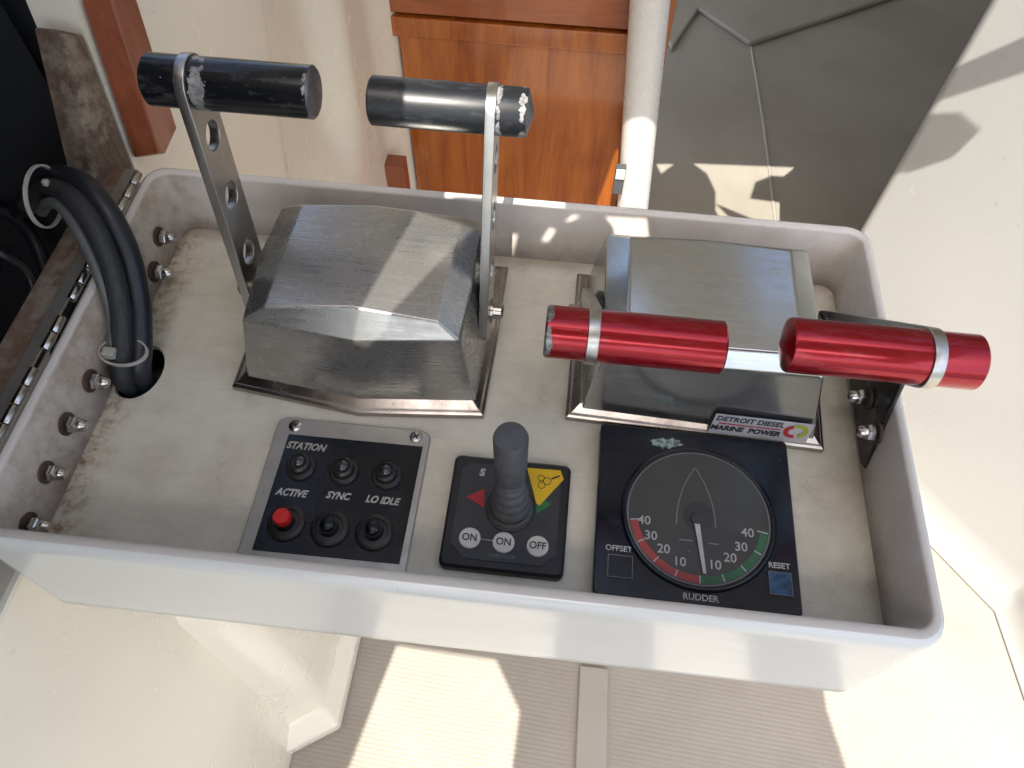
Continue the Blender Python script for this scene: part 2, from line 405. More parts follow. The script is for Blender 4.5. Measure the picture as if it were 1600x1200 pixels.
# weathered jamb, teak strip
j = mk('weathered_jamb', [Vector(v) for v in ((-0.3460, 0.1214, 0.0453), (-0.3410, 0.1556, 0.0190), (-0.3410, 0.1747, 0.1198), (-0.3460, 0.1636, 0.1278))] +
   [Vector(v) + Vector((-.02, .004, 0)) for v in ((-0.3460, 0.1214, 0.0453), (-0.3410, 0.1556, 0.0190), (-0.3410, 0.1747, 0.1198), (-0.3460, 0.1636, 0.1278))],
   BF, M['jambwood'], bevel=.0015)
tag(j, 'rotten grey brown wooden jamb at the edge of the dark locker', 'door jamb')
T = [(-0.3250, 0.1696, 0.0331), (-0.3250, 0.1764, 0.0272), (-0.3250, 0.2024, 0.0288), (-0.3250, 0.2199, 0.1203), (-0.3250, 0.1947, 0.1351)]
t = prism('teak_strip', T, (-.018, -.004, -.002), M['teak'], bevel=.0012)
tag(t, 'red brown teak strip with clipped lower end on the bulkhead', 'wood trim')

# locker interior, open towards the tray; near-black colour stands in for its shade
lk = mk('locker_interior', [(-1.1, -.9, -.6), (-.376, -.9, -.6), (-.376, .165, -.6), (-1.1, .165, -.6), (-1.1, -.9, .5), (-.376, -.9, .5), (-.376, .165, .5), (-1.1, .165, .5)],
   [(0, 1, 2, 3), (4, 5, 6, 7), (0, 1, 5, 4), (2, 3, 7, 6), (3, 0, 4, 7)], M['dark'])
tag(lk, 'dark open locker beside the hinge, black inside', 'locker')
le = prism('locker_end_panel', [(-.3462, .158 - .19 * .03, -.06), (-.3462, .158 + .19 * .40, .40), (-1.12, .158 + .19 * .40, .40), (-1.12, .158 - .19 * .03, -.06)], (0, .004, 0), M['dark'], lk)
brd = box('weathered_board', (-.352, -.30, .028), (-.3335, .143, .043), M['oldwood'], bevel=.0015)
tag(brd, 'weathered brown board carrying the long hinge beside the locker', 'board')

# cabinet
cb = thing('wooden_cabinet', 'orange varnished wooden cabinet behind the tray', 'cabinet', (-.15, .86, -.8))
CY = .83
box('front_panel', (-.315, CY, -.80), (.060, CY + .018, -.302), M['mahog'], cb, bevel=.001)
box('rail', (-.325, CY - .006, -.300), (.060, CY + .018, -.268), M['mahog'], cb, bevel=.002)
box('drawer_front', (-.345, CY - .004, -.262), (.060, CY + .018, -.02), M['mahogd'], cb, bevel=.002)
box('side_panel', (.062, CY - .002, -.80), (.096, CY + .018, -.02), M['mahog'], cb, bevel=.002)
box('carcass', (-.34, CY + .020, -.79), (.058, CY + .34, -.03), M['dark'], cb, bevel=0)  # near-black in place of shade behind the drawer gap
tb = box('teak_block', (-0.3557, 0.7400, -0.5637), tuple(Vector((-0.3125, 0.7400, -0.4855)) + Vector((0, .03, 0))), M['teak'])
tag(tb, 'small brown teak block low between bulkhead and cabinet', 'wood block')
# pole
pl = thing('white_pole', 'white tubular pole standing in front of the wooden cabinet', 'pole', (.08, .79, -.8))
P0, P1 = Vector((0.0535, 0.7800, -0.1866)), Vector((0.0866, 0.7800, -0.5785))
dP = (P1 - P0).normalized()
tube('tube', [P0 - dP * .3, P0, P1, P1 + dP * .25], .0275, M['pole'], pl, seg=32, n=2)
lt = thing('door_latch', 'dark door latch with pale cap low on the pole', 'latch', (0.0524, 0.7500, -0.4865))
a = Vector((0.0515, 0.7500, -0.4796))
box('latch_plate', (a.x - .009, a.y - .004, a.z - .030), (a.x + .008, a.y + .006, a.z + .028), M['rubber'], lt)
box('latch_cap', (a.x - .008, a.y - .008, a.z + .006), (a.x + .007, a.y - .0045, a.z + .026), M['whitebtn'], lt)

# unseen blockers: cabin walls darken the back sole, navy block darkens reflections
cf = box('cabin_bulkhead', (-2.0, 2.45, -.80), (2.4, 2.50, .56), M['cabin'], bevel=.004)
tag(cf, 'dull grey cabin bulkhead far behind, past the raised step', 'bulkhead')
cs = box('grey_side_wall', (1.35, .60, -.80), (1.40, 2.445, .56), M['cabin'], bevel=.004)
tag(cs, 'dull grey side wall at the right, hidden past the white seat side', 'wall')
hs = thing('helm_bench', 'navy cushioned helm seat behind the photographer, outside the photograph', 'seat', (-.05, -1.0, -.8))
box('seat_pedestal', (-.30, -1.40, -.80), (.20, -.90, -.52), M['seatnavy'], hs, bevel=.02, seg=3)
box('cushion', (-.33, -1.43, -.517), (.23, -.86, -.42), M['seatnavy'], hs, bevel=.03, seg=4)

# right-hand moulded wall
A, B = Vector((.3967, .6061, 0)), Vector((.7354, .2162, 0)); dAB = (B - A).normalized(); nW = Vector((dAB.y, -dAB.x, 0))
wr = thing('moulded_seat_side', 'smooth white moulded seat side on the right of the tray', 'seat side', (.57, .42, -.8))
def wring(o, z):
    P = [A - nW * 0 , B, B + Vector((.02, -.30, 0)), B + Vector((.9, -.30, 0)), A + Vector((1.3, .25, 0)), A + Vector((.25, .30, 0))]
    c = Vector((1.0, .45, 0)); out = []
    for p in P:
        v = p + (p - c).normalized() * o; out.append((v.x, v.y, z))
    return out
rings = [wring(.045, -.80), wring(.020, -.785), wring(.006, -.765), wring(0, -.73), wring(0, .10), wring(-.03, .13)]
loft('seat_side_body', rings, M['white'], wr, bevel=.012, seg=3, smooth=50, angle=24)

# hardtop that shades the helm; its edges and openings are traced back from wanted sun patches
ZR = .58
def hit(p):
    p = Vector(p); t = (ZR - p.z) / SUN.z; q = p + SUN * t; return (q.x, q.y)
def opening(pts): return [hit(p) for p in pts]
edge_pts = [(-.47, 2.44), (2.2, 2.44), (2.2, .26)]
edge_pts += opening([(0.4450, 0.5510, -0.1010), (0.3740, 0.6320, -0.1850), (0.2740, 0.7480, -0.2950), (0.2980, 0.7200, -0.3020)])
edge_pts += opening([(0.3710, 0.6360, -0.2330), (0.4210, 0.5780, -0.1790), (0.4410, 0.5550, -0.1830), (0.4350, 0.5620, -0.2280), (0.4100, 0.5910, -0.2810), (0.3630, 0.6450, -0.3350)])
edge_pts += opening([(0.3870, 0.6170, -0.4070)])
edge_pts += opening([(0.4232, 0.0541, -0.8000), (0.4254, 0.0136, -0.8000), (0.4441, -0.0615, -0.8000)])
g = Vector((.0, .85 * (ZR + .8) / 1.42 , 0)); 
edge_pts += opening([(.48, -.18, -.8), (.48, -.62, -.8), (.335, -.62, -.8), (.335, -.20, -.8), (.185, -.20, -.8), (.185, -.62, -.8), (.03, -.62, -.8), (.02, -.20, -.8)])  # tongues of roof shaped to throw shade stripes on the sole
edge_pts += opening([(-0.0313, -0.1135, -0.8000), (-0.0282, -0.0364, -0.8000), (-0.0717, 0.0320, -0.8000), (-0.2261, 0.0359, -0.8000), (-0.2619, -0.1387, -0.8000)])
edge_pts += [(-.34, -1.25), (-.60, -1.25), (-.60, -.62), (-.47, -.52)]
holes = []
holes.append(opening([(0.2488, 1.1776, -0.8000), (0.5077, 1.1943, -0.8000), (0.5015, 1.1596, -0.8000), (0.4275, 1.1568, -0.8000), (0.3896, 1.1313, -0.8000), (0.3750, 1.0783, -0.8000),
   (0.4397, 1.0742, -0.8000), (0.4927, 1.0686, -0.8000), (0.4865, 1.0036, -0.8000), (0.3119, 0.9921, -0.8000), (0.2965, 1.0291, -0.8000), (0.2986, 1.0893, -0.8000), (0.2817, 1.1453, -0.8000)]))
holes.append(opening([(0.1648, 1.1652, -0.8000), (0.2075, 1.1704, -0.8000), (0.1767, 1.1325, -0.8000)]))
holes.append(opening([(0.0125, 0.8000, -0.6320), (0.0325, 0.8000, -0.4984), (0.0418, 0.8000, -0.4347), (0.1090, 0.8000, -0.4331), (0.1274, 0.8000, -0.6179)]))
holes.append(opening([(-0.1094, 0.1330, 0.0553), (-0.0868, 0.1330, 0.0573), (-0.0790, 0.1330, 0.0213), (-0.1123, 0.1330, 0.0276)]))
holes.append(opening([(-0.0105, 0.1330, 0.0506), (0.0193, 0.1330, 0.0524), (0.0253, 0.1330, 0.0264), (0.0019, 0.1330, 0.0247), (-0.0016, 0.1330, 0.0389)]))
holes.append(opening([(-0.0750, 0.1330, -0.0029), (-0.0673, 0.1330, -0.0018), (-0.0642, 0.1330, 0.0250), (-0.0711, 0.1330, 0.0254)]))
holes.append(opening([(-0.0498, 0.1330, 0.0168), (-0.0432, 0.1330, 0.0164), (-0.0377, 0.1330, 0.0332), (-0.0438, 0.1330, 0.0348)]))
holes.append(opening([(-0.0380, 0.1330, 0.0379), (-0.0296, 0.1330, 0.0401), (-0.0195, 0.1330, 0.0495), (-0.0291, 0.1330, 0.0495)]))
holes.append(opening([(-.1195, .075, .150), (-.040, .075, .150), (-.040, .115, .150), (-.1195, .115, .150)]))
holes.append(opening([(-0.1202, 0.0880, 0.0830), (-0.0851, 0.0799, 0.0830), (-0.1254, 0.0182, 0.0720), (-0.1264, 0.0132, 0.0620), (-0.1382, 0.0058, 0.0550), (-0.1460, 0.0065, 0.0570), (-0.1433, 0.0178, 0.0710)]))
holes.append([(-.28, -.73), (.22, -.73), (.22, -.54), (-.28, -.54)])  # opening added for more sky light on the tray
holes.append([(-.30, -.125), (.27, -.125), (.27, .03), (.10, .07), (-.30, .07)])  # second opening put in to brighten the tray panel
holes.append([(-.43, .08), (-.365, .08), (-.365, .50), (-.43, .50)])  # slot put in so the left steel head mirrors blue sky
hm = thing('hardtop', 'white hardtop over the helm, outside the photograph', 'hardtop', (0, 0, ZR))
flat('roof_sheet', [edge_pts] + holes, .004, M['roof'], hm, at(ZR))

# ------------------------------------------------------------ the tray
tray = thing('helm_tray', 'white moulded helm tray with dirty raised rim holding the engine controls', 'helm tray', (-.08, .01, -.055))
XL, XR_, YF, YB = -.318, .1635, -.1215, .1445
r0 = (.016, .012, .012, .014)
fr = lambda dx0, dx1, dy0, dy1, z, r: rrect(XL + dx0, XR_ - dx1, YF + dy0, YB - dy1, r, z)
loft('tray_shell', [fr(.020, .016, .0045, .012, -.065, .012), fr(.006, .009, -.0015, .003, -.060, .012), fr(-.001, .004, -.0042, 0, -.052, .012), fr(-.001, .003, -.0040, 0, -.046, .012), fr(-.001, .0, -.0022, 0, .036, r0), fr(-.001, -.001, -.0020, 0, .0415, r0),
    fr(0, 0, 0, 0, .0445, .014), fr(.002, .0015, .0018, .0015, .0454, .013)], M['tray_front'], tray, cap1=False, smooth=50)
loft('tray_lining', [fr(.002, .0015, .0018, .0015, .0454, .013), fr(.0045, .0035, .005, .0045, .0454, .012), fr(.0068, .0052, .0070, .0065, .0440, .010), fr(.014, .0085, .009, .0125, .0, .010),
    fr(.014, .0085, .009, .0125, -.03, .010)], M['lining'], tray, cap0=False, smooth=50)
hole_c = (-.2925, .009)
hl = [(x, y) for x, y in circ(hole_c[0], hole_c[1], .0150, 36, .0205)]
hl = [(max(x, -.3030), y) for x, y in hl]
flat('instrument_panel', [[(p[0], p[1]) for p in rrect(-.3042, .1552, -.1128, .1325, .009, 0)], hl], .005, M['panel'], tray, at(-.0025))
flat('cable_hole_lining', [circ(hole_c[0], hole_c[1], .0157, 36, .0212), circ(hole_c[0], hole_c[1], .0143, 36, .0198)], .022, M['blackrub'], tray, at(-.016))
# acorn nuts along the hinge side: washer, hex nut, domed cap
def acorn(name, loc, d, par, s=1.0, rust=True):
    m = frame(loc, (0, 1, 0), (0, 0, 1)) if d > 0 else frame(loc, (0, -1, 0), (0, 0, 1))
    bm = bmesh.new()
    def turn(prof, seg):
        rings = [[bm.verts.new(m @ Vector((r * s * math.cos(2 * math.pi * i / seg), r * s * math.sin(2 * math.pi * i / seg), h * s))) for i in range(seg)] for r, h in prof]
        for a, b in zip(rings, rings[1:]):
            for i in range(seg): bm.faces.new((a[i], a[(i + 1) % seg], b[(i + 1) % seg], b[i]))
        bm.faces.new(rings[-1])
    turn([(.0046, .0016), (.0049, .002), (.0049, .0058), (.0043, .0066)], 6)
    turn([(.0036, .006), (.0038, .0082), (.0034, .0102), (.0022, .0118), (.0006, .0123)], 14)
    bmesh.ops.recalc_face_normals(bm, faces=bm.faces)
    me = bpy.data.meshes.new('acorn_nut'); bm.to_mesh(me); bm.free()
    o = bpy.data.objects.new(name, me); COL.objects.link(o); finish(o, M['chrome'], par, smooth=35)
    ws = lathe('washer', [(.0001, 0), (.0066 * s, 0), (.0066 * s, .0014 * s), (.0001, .0014 * s)], M['rustbolt'], None, m, 20, 30)
    ws.parent = o
    return o
for p in [(-0.3070, 0.1393, 0.0138), (-0.3060, 0.1043, 0.0196), (-0.3050, 0.0814, 0.0099), (-0.3080, 0.0196, 0.0174), (-0.3080, -0.0122, 0.0188), (-0.3080, -0.0429, 0.0207), (-0.3070, -0.0728, 0.0187), (-0.3060, -0.1020, 0.0141)]:
    acorn('acorn_nut', (-.3035 - p[2] * .15 - .001, p[1], p[2]), 1, tray, random.uniform(.98, 1.15))
# black bracket on the right-hand wall with its two nuts
br = thing('black_bracket', 'black plastic bracket bolted inside the right rim of the tray', 'bracket', (.155, .03, .01))
bl_ = [(.1545, y, z) for y, z in ((.052, .004), (.052, .050), (.030, .060), (.0115, .0625), (.0035, .040), (-.012, .006), (-.006, .002))]
prism('bracket_plate', bl_, (.0030, 0, 0), M['bracket'], br, bevel=.001)
arm = [(0.1222, 0.0690, 0.0490), (0.1252, 0.0626, 0.0490), (0.1583, 0.0599, 0.0490), (0.1941, 0.0548, 0.0490), (0.1954, 0.0615, 0.0490), (0.1594, 0.0671, 0.0490)]
prism('bracket_arm', arm, (0, 0, -.0033), M['bracket'], br, bevel=.001)
for p in [(0.1470, 0.0247, 0.0263), (0.1470, -0.0012, 0.0303)]:
    acorn('acorn_nut', (.1542, p[1], p[2]), -1, br, 1.0)

# piano hinge
hg = thing('piano_hinge', 'long stainless piano hinge along the left edge of the tray', 'hinge', (-.321, 0, .044))
box('hinge_leaf', (-.3335, -.20, .0435), (-.3245, .140, .0448), M['alu'], hg, bevel=.0003)
kn0 = None
yy = .136; 
while yy > -.20:
    ln = .0122
    if random.random() < .92:
        if kn0 is None:
            kn0 = lathe('knuckle', [(.0001, 0), (.0024, 0), (.0027, .0004), (.0027, ln - .0012), (.0024, ln - .0008), (.0001, ln - .0008)], M['chrome'], None, frame((0, 0, 0), (1, 0, 0), (0, 0, -1)), 14, 40); k_ = kn0
        else:
            k_ = kn0.copy(); COL.objects.link(k_)
        k_.parent = hg; k_.matrix_parent_inverse = Matrix.Translation(hg.location).inverted(); k_.location = (-.3216, yy - ln, .0462)
    yy -= ln

# ------------------------------------------------------------ control heads
def control_head(label, fl, base, sh, top, C, mat):
    h = thing('control_head', label, 'engine control', ((fl[0][0] + fl[2][0]) / 2, .06, 0), 'stainless engine control heads')
    n = len(fl)
    cx = sum(p[0] for p in fl) / n; cy = sum(p[1] for p in fl) / n
    def sc(pts, d, z):
        o = []
        for x, y in pts:
            o.append((x + (d if x < cx - .02 else -d if x > cx + .02 else 0), y + (d if y < cy - .02 else -d if y > cy + .02 else 0), z))
        return o
    loft('base_flange', [sc(fl, 0, .0004), sc(fl, 0, .0042), sc(fl, .0016, .0056), sc(fl, .0028, .0056), sc(fl, .0078, .0100), sc(fl, .012, .0100)], M['flange'], h, bevel=.0005, seg=2, smooth=30, angle=25)
    # housing: ring of eight, shoulder, top grid
    V = [(x, y, .0085) for x, y in base] + list(sh) + list(top) + [C]; F = []
    for k in range(2):
        for i in range(8):
            a, b = k * 8 + i, k * 8 + (i + 1) % 8; F.append((a, b, b + 8, a + 8))
    t = 16
    F += [(t, t + 1, 24, t + 7), (t + 1, t + 2, t + 3, 24), (24, t + 3, t + 4, t + 5), (t + 7, 24, t + 5, t + 6), tuple(range(8))]
    mk('housing', V, F, mat, h, bevel=.0014, seg=3, smooth=16, angle=13)
    return h
h1 = control_head('stainless control head with two black handled levers, left of the pair',
    [(-.229, .002), (-.148, -.0078), (-.0712, -.001), (-.0695, .058), (-.0695, .119), (-.148, .120), (-.229, .119), (-.229, .058)],
    [(-.2195, .0075), (-.148, -.0008), (-.0765, .006), (-.0748, .057), (-.0750, .108), (-.148, .109), (-.2195, .108), (-.2195, .057)],
    [(-.2117, .0167, .056), (-.1441, .0088, .056), (-.0861, .0165, .056), (-.0822, .056, .0700), (-.0816, .0905, .0735), (-.144, .0945, .0740), (-.2040, .0905, .0735), (-.2085, .056, .0700)],
    [(-.1962, .0175, .0695), (-.1468, .0225, .0700), (-.0975, .0180, .0695), (-.0950, .054, .0762), (-.0924, .0862, .0820), (-.1442, .0890, .0832), (-.1886, .0855, .0820), (-.1925, .054, .0762)],
    (-.1455, .056, .0775), M['steel'])
h2 = control_head('stainless control head with two red handled levers, right of the pair',
    [(-.0215, .0040), (.056, .0015), (.1335, -.0010), (.136, .058), (.136, .118), (.056, .1185), (-.0215, .119), (-.0215, .058)],
    [(-.0122, .0085), (.056, .0060), (.1262, .0030), (.1275, .057), (.1275, .110), (.056, .111), (-.0145, .111), (-.0138, .057)],
    [(-.0061, .0110, .060), (.054, .0118, .060), (.1151, .0127, .060), (.1125, .056, .0690), (.1100, .0935, .0725), (.051, .0940, .0730), (-.0081, .0926, .0725), (-.0072, .056, .0690)],
    [(.0070, .0175, .0700), (.0535, .0182, .0700), (.1003, .0190, .0700), (.0982, .052, .0768), (.0960, .0830, .0825), (.050, .0835, .0840), (.0045, .0820, .0825), (.0058, .052, .0768)],
    (.052, .053, .0785), M['steel_b'])

def lever(h, x, piv, top, nholes, hx0, hx1, grip_mat, ring_x, cone_end, leverlab=None, bottom=.012, wd=.0132, bare_end=False):
    """perforated lever plate with a grip passed through its head; child of control head h"""
    p0 = Vector((x, piv[0], piv[1])); p1 = Vector((x, top[0], top[1])); L = (p1 - p0).length; u = (p1 - p0).normalized(); v = Vector((1, 0, 0)).cross(u)
    m = Matrix((u, v, u.cross(v))).transposed().to_4x4(); m.translation = p0
    out = [(wd * 1.12 * math.cos(a) - .004, wd * 1.12 * math.sin(a)) for a in [math.pi / 2 + math.pi * i / 12 for i in range(13)]]
    out += [(L + wd * math.cos(a), wd * math.sin(a)) for a in [-math.pi / 2 + math.pi * i / 20 for i in range(21)]]
    holes = [circ(L * f, 0, .0082, 28) for f in nholes]
    lv = flat('lever', [out] + holes, .0046, M['lever'], h, m, edge=.0004, smooth=30)
    # grip
    ln = hx1 - hx0; r = .0124
    prof = [(.0001, 0)] ; c0, c1 = cone_end
    prof = [(.0004, -.0035 if c0 else 0), (r - (.0012 if not c0 else .0005), 0), (r, .0010), (r, ln - .0010), (r - (.0012 if not c1 else .0005), ln), (.0004, ln + (.0035 if c1 else 0))]
    g = lathe('grip', prof, grip_mat, None, frame((0, 0, 0), (0, 1, 0), (0, 0, 1)), 48, 35)
    if bare_end:
        g.data.materials.append(M['chip_end'])
        for p in g.data.polygons:
            if abs(p.normal.x) > .5 and p.center.x > ln - .002: p.material_index = 1
    g.parent = lv; g.location = (hx0, top[0], top[1]); g.matrix_parent_inverse = Matrix.Translation(h.location).inverted() if False else Matrix()
    g.location = Vector((hx0, top[0], top[1]))
    # lever objects sit at world coordinates through their parent inverse, so a child uses world coordinates directly
    hd = lathe('lever_head_ring', [(.0127, -.0026), (.0132, -.0020), (.0132, .0020), (.0127, .0026)], M['lever'], lv, frame((x, top[0], top[1]), (0, 1, 0), (0, 0, 1)), 48, 40, cap0=False, cap1=False)
    # pivot bolt
    d = 1 if x > h.location.x else -1
    mm = frame((x - d * .006, piv[0], piv[1]), (0, d, 0), (0, 0, 1))
    pb = lathe('pivot_bolt', [(.0001, -.004), (.0095, -.004), (.0095, .0030), (.0060, .0034), (.0060, .0086), (.0072, .0088), (.0072, .0105), (.0050, .0107), (.0050, .0155), (.0034, .0168), (.0001, .0170)], M['flange'], lv, mm, 24, 35)
    return lv
lever(h1, -.2200, (.0555, .036), (.0731, .1705), (.225, .515, .790), -.2408, -.1590, M['handle_l'], 0, (False, False), bare_end=True)
lever(h1, -.0762, (.0555, .036), (.0970, .1500), (.225, .515, .790), -.1397, -.0580, M['handle_r'], 0, (False, True), bare_end=True)
lever(h2, -.0158, (.0600, .036), (-.0177, .1197), (.225, .515, .790), -.0378, .0444, M['red_l'], 0, (False, False))
lever(h2, .1305, (.0600, .036), (-.0210, .1310), (.225, .515, .790), .0698, .1520, M['red_r'], 0, (True, False))

# decal on the front of the right-hand head
def quadframe(o, x, y): return frame(o, x, y)
fb = Vector((.0640, .0040, .0095)); up = Vector((0, .0085, .0515)).normalized(); xd = Vector((1, -.02, 0)).normalized()
dm = quadframe(fb + Vector((0, -.0012, 0)), xd, up)
def onplane(name, poly, th, mat, par, m, z0): return flat(name, [poly], th, mat, par, m @ at(z0))
dc = onplane('decal', [(0, -.003), (.0575, -.003), (.0575, .0150), (.001, .0150)], .0004, M['decal'], h2, dm, .0002)
text('DETROIT DIESEL', .0058, dm @ Matrix.Translation((.0215, .0113, .0006)), M['ink'], dc, .15, .00012, .92)
text('MARINE  POWER', .0058, dm @ Matrix.Translation((.0205, .0030, .0006)), M['ink'], dc, .15, .00022, .92)
onplane('red_line', [(.004, .0068), (.040, .0068), (.040, .0076), (.004, .0076)], .0002, M['sred'], dc, dm, .0006)
onplane('emblem_red', arc(.0475, .0068, .0028, .0056, 100, 290), .0002, M['sred'], dc, dm, .0006)
onplane('emblem_lime', arc(.0500, .0080, .0030, .0058, -80, 130), .0002, M['slime'], dc, dm, .0008)

# ------------------------------------------------------------ station switch panel
sp = thing('station_switch_panel', 'black engine station panel with one red push button in a metal frame', 'switch panel', (-.148, -.065, 0))
loft('frame_plate', [rrect(-.1945, -.1010, -.1128, -.0142, .006, .0004), rrect(-.1945, -.1010, -.1128, -.0142, .006, .0018), rrect(-.1939, -.1016, -.1122, -.0148, .0056, .0024)], M['alu'], sp, smooth=30)
fp = [(-.1857, -.0258), (-.1045, -.0250), (-.1050, -.0975), (-.1868, -.0985)]
prism('black_face', [(x, y, .0022) for x, y in fp], (0, 0, .0007), M['navy'], sp, bevel=.0002)
for x, y in ((-.1834, -.0199), (-.1097, -.0189)):
    s_ = lathe('screw', [(.0001, .0024), (.0040, .0024), (.0037, .0032), (.0022, .0037), (.0001, .0038)], M['chrome'], sp, Matrix.Translation((x, y, 0)), 20, 40)
    for a in (35, 125):
        mm = Matrix.Translation((x, y, .0038)) @ Matrix.Rotation(R(a), 4, 'Z')
        flat('cross_slot', [[(-.0022, -.0004), (.0022, -.0004), (.0022, .0004), (-.0022, .0004)]], .0003, M['ink'], s_, mm)
def T(x, y, z, rz=0): return Matrix.Translation((x, y, z)) @ Matrix.Rotation(R(rz), 4, 'Z')
for s_, p, w_ in (('STATION', (-0.1733, -0.0331, 0.0030), .0063), ('ACTIVE', (-0.1742, -0.0631, 0.0030), .0060), ('SYNC', (-0.1473, -0.0620, 0.0030), .0060), ('LO IDLE', (-0.1217, -0.0619, 0.0030), .0060)):
    text(s_, w_, T(p[0], p[1], .0030), M['print' if s_ != 'STATION' else 'printgold'], sp, .28, .00022, .88)
for x in (-.1730, -.1473, -.1220):
    m = Matrix.Translation((x, -.0463, .0029))
    c = lathe('indicator_collar', [(.0001, 0), (.0088, 0), (.0088, .0012), (.0078, .0022), (.0066, .0024), (.0062, .0058), (.0048, .0070), (.0044, .0062), (.0001, .0060)], M['collar'], sp, m, 32, 35)
    lathe('indicator_lens', [(.0040, .0060), (.0036, .0078), (.0022, .0089), (.0001, .0092)], M['lens'], c, m, 24, 60)
for i, (x, y) in enumerate(((-.1722, -.0815), (-.1473, -.0820), (-.1222, -.0815))):
    m = Matrix.Translation((x, y, .0029))
    c = lathe('button_collar', [(.0001, 0), (.0108, 0), (.0106, .0014), (.0088, .0024), (.0080, .0024), (.0076, .0016), (.0055, .0018), (.0050, .0060), (.0001, .0060)], M['collar'], sp, m, 36, 35)
    lathe('push_button', [(.0044, .0055), (.0050, .0070), (.0050, .0104), (.0043, .0116), (.0001, .0119)] if i == 0 else [(.0040, .0055), (.0044, .0064), (.0042, .0080), (.0034, .0088), (.0001, .0090)], M['redcap'] if i == 0 else M['navy'], c, m, 28, 45)

# ------------------------------------------------------------ thruster joystick panel
tp = thing('thruster_joystick_panel', 'square black thruster panel with grey rubber joystick and yellow warning triangle', 'joystick panel', (-.05, -.063, 0))
tx0, tx1, ty0, ty1 = -.0838, -.0158, -.0968, -.0292
loft('panel_body', [rrect(tx0, tx1, ty0, ty1, .004, .0004), rrect(tx0, tx1, ty0, ty1, .004, .0050), rrect(tx0 + .0015, tx1 - .0015, ty0 + .0015, ty1 - .0015, .0035, .0066)], M['thr'], tp, smooth=30)
a = .0052; c = .0075
oct_ = [(tx0 + a + c, ty0 + a), (tx1 - a - c, ty0 + a), (tx1 - a, ty0 + a + c), (tx1 - a, ty1 - a - c * .6), (tx1 - a - c * .6, ty1 - a), (tx0 + a + c * .6, ty1 - a), (tx0 + a, ty1 - a - c * .6), (tx0 + a, ty0 + a + c)]
flat('face_plate', [oct_], .0006, M['thrface'], tp, at(.0070))
TZ = .0074
jx, jy = -.0482, -.0605
jk = Matrix.Translation((jx, jy, TZ)) @ Matrix.Rotation(R(-.5), 4, 'Y')
bel = [(.0001, 0), (.0128, 0), (.0128, .0025), (.0112, .0040), (.0098, .0030)]
z = .0045; r = .0108
for k in range(4):
    bel += [(r, z), (r + .0008, z + .0026), (r, z + .0054), (r - .0016, z + .0068)]; z += .0080; r -= .0011
bel += [(.0076, z), (.0076, z + .004), (.0072, z + .0045), (.0076, z + .005), (.0076, z + .0200), (.0083, z + .0203), (.0085, .0835), (.0079, .0855), (.0001, .0862)]
lathe('joystick', bel, M['rubber'], tp, jk, 40, 50)
lathe('joystick_base_ring', [(.0001, 0), (.0138, 0), (.0140, .0014), (.0128, .0018), (.0001, .0018)], M['blackrub'], tp, Matrix.Translation((jx, jy, TZ - .0003)), 40, 40)
def onface(name, poly, mat, z=TZ + .0002): return flat(name, [poly], .00016, mat, tp, at(z))
onface('red_arrow', [(-0.0737, -0.0562, 0.0080)[:2], (-0.0628, -0.0616, 0.0080)[:2], (-0.0643, -0.0500, 0.0080)[:2]], M['sred'])
onface('green_arrow', [(-0.0255, -0.0551, 0.0080)[:2], (-0.0335, -0.0622, 0.0080)[:2], (-0.0345, -0.0514, 0.0080)[:2]], M['sgreen'])
wt = onface('warning_triangle', [(-0.0413, -0.0344, 0.0080)[:2], (-0.0220, -0.0338, 0.0080)[:2], (-0.0197, -0.0393, 0.0080)[:2], (-0.0322, -0.0570, 0.0080)[:2], (-0.0341, -0.0557, 0.0080)[:2]], M['yellow'], TZ + .0005)
cxw, cyw = (-0.0291, -0.0416, 0.0080)[:2]
for dx, dy, rr in ((0, 0, .0024), (-.0030, -.0028, .0022), (-.0036, .0016, .0020)):
    flat('sticker_print', [circ(cxw + dx, cyw + dy, rr, 20), circ(cxw + dx, cyw + dy, rr - .0004, 20)], .0001, M['ink'], wt, at(TZ + .0007))
flat('sticker_print', [[(cxw + .0024, cyw + .0012), (cxw + .0072, cyw + .0038), (cxw + .0068, cyw + .0046), (cxw + .0022, cyw + .0022)]], .0001, M['ink'], wt, at(TZ + .0007))
text('S', .0062, T(-.0668, -.0402, TZ + .0002), M['print'], tp, .1, .0003)
for s_, p in (('ON', (-0.0686, -0.0801, 0.0080)), ('ON', (-0.0498, -0.0806, 0.0080)), ('OFF', (-0.0311, -0.0807, 0.0080))):
    bt = lathe('membrane_button', [(.0001, 0), (.0060, 0), (.0060, .0003), (.0056, .0007), (.0001, .0009)], M['whitebtn'], tp, Matrix.Translation((p[0], p[1], TZ - .0001)), 32, 40)
    text(s_, .0058, T(p[0], p[1], TZ + .0010), M['ink'], bt, 0, .00008, .92)
p = (-0.0594, -0.0802, 0.0080)
onface('button_link', [(p[0] - .0038, p[1] - .0002), (p[0] + .0038, p[1] - .0002), (p[0] + .0038, p[1] + .0002), (p[0] - .0038, p[1] + .0002)], M['print'])
p = (-0.0499, -0.0886, 0.0080)
text('THRUSTER', .0031, T(p[0], p[1], TZ + .0002), M['printdim'], tp)

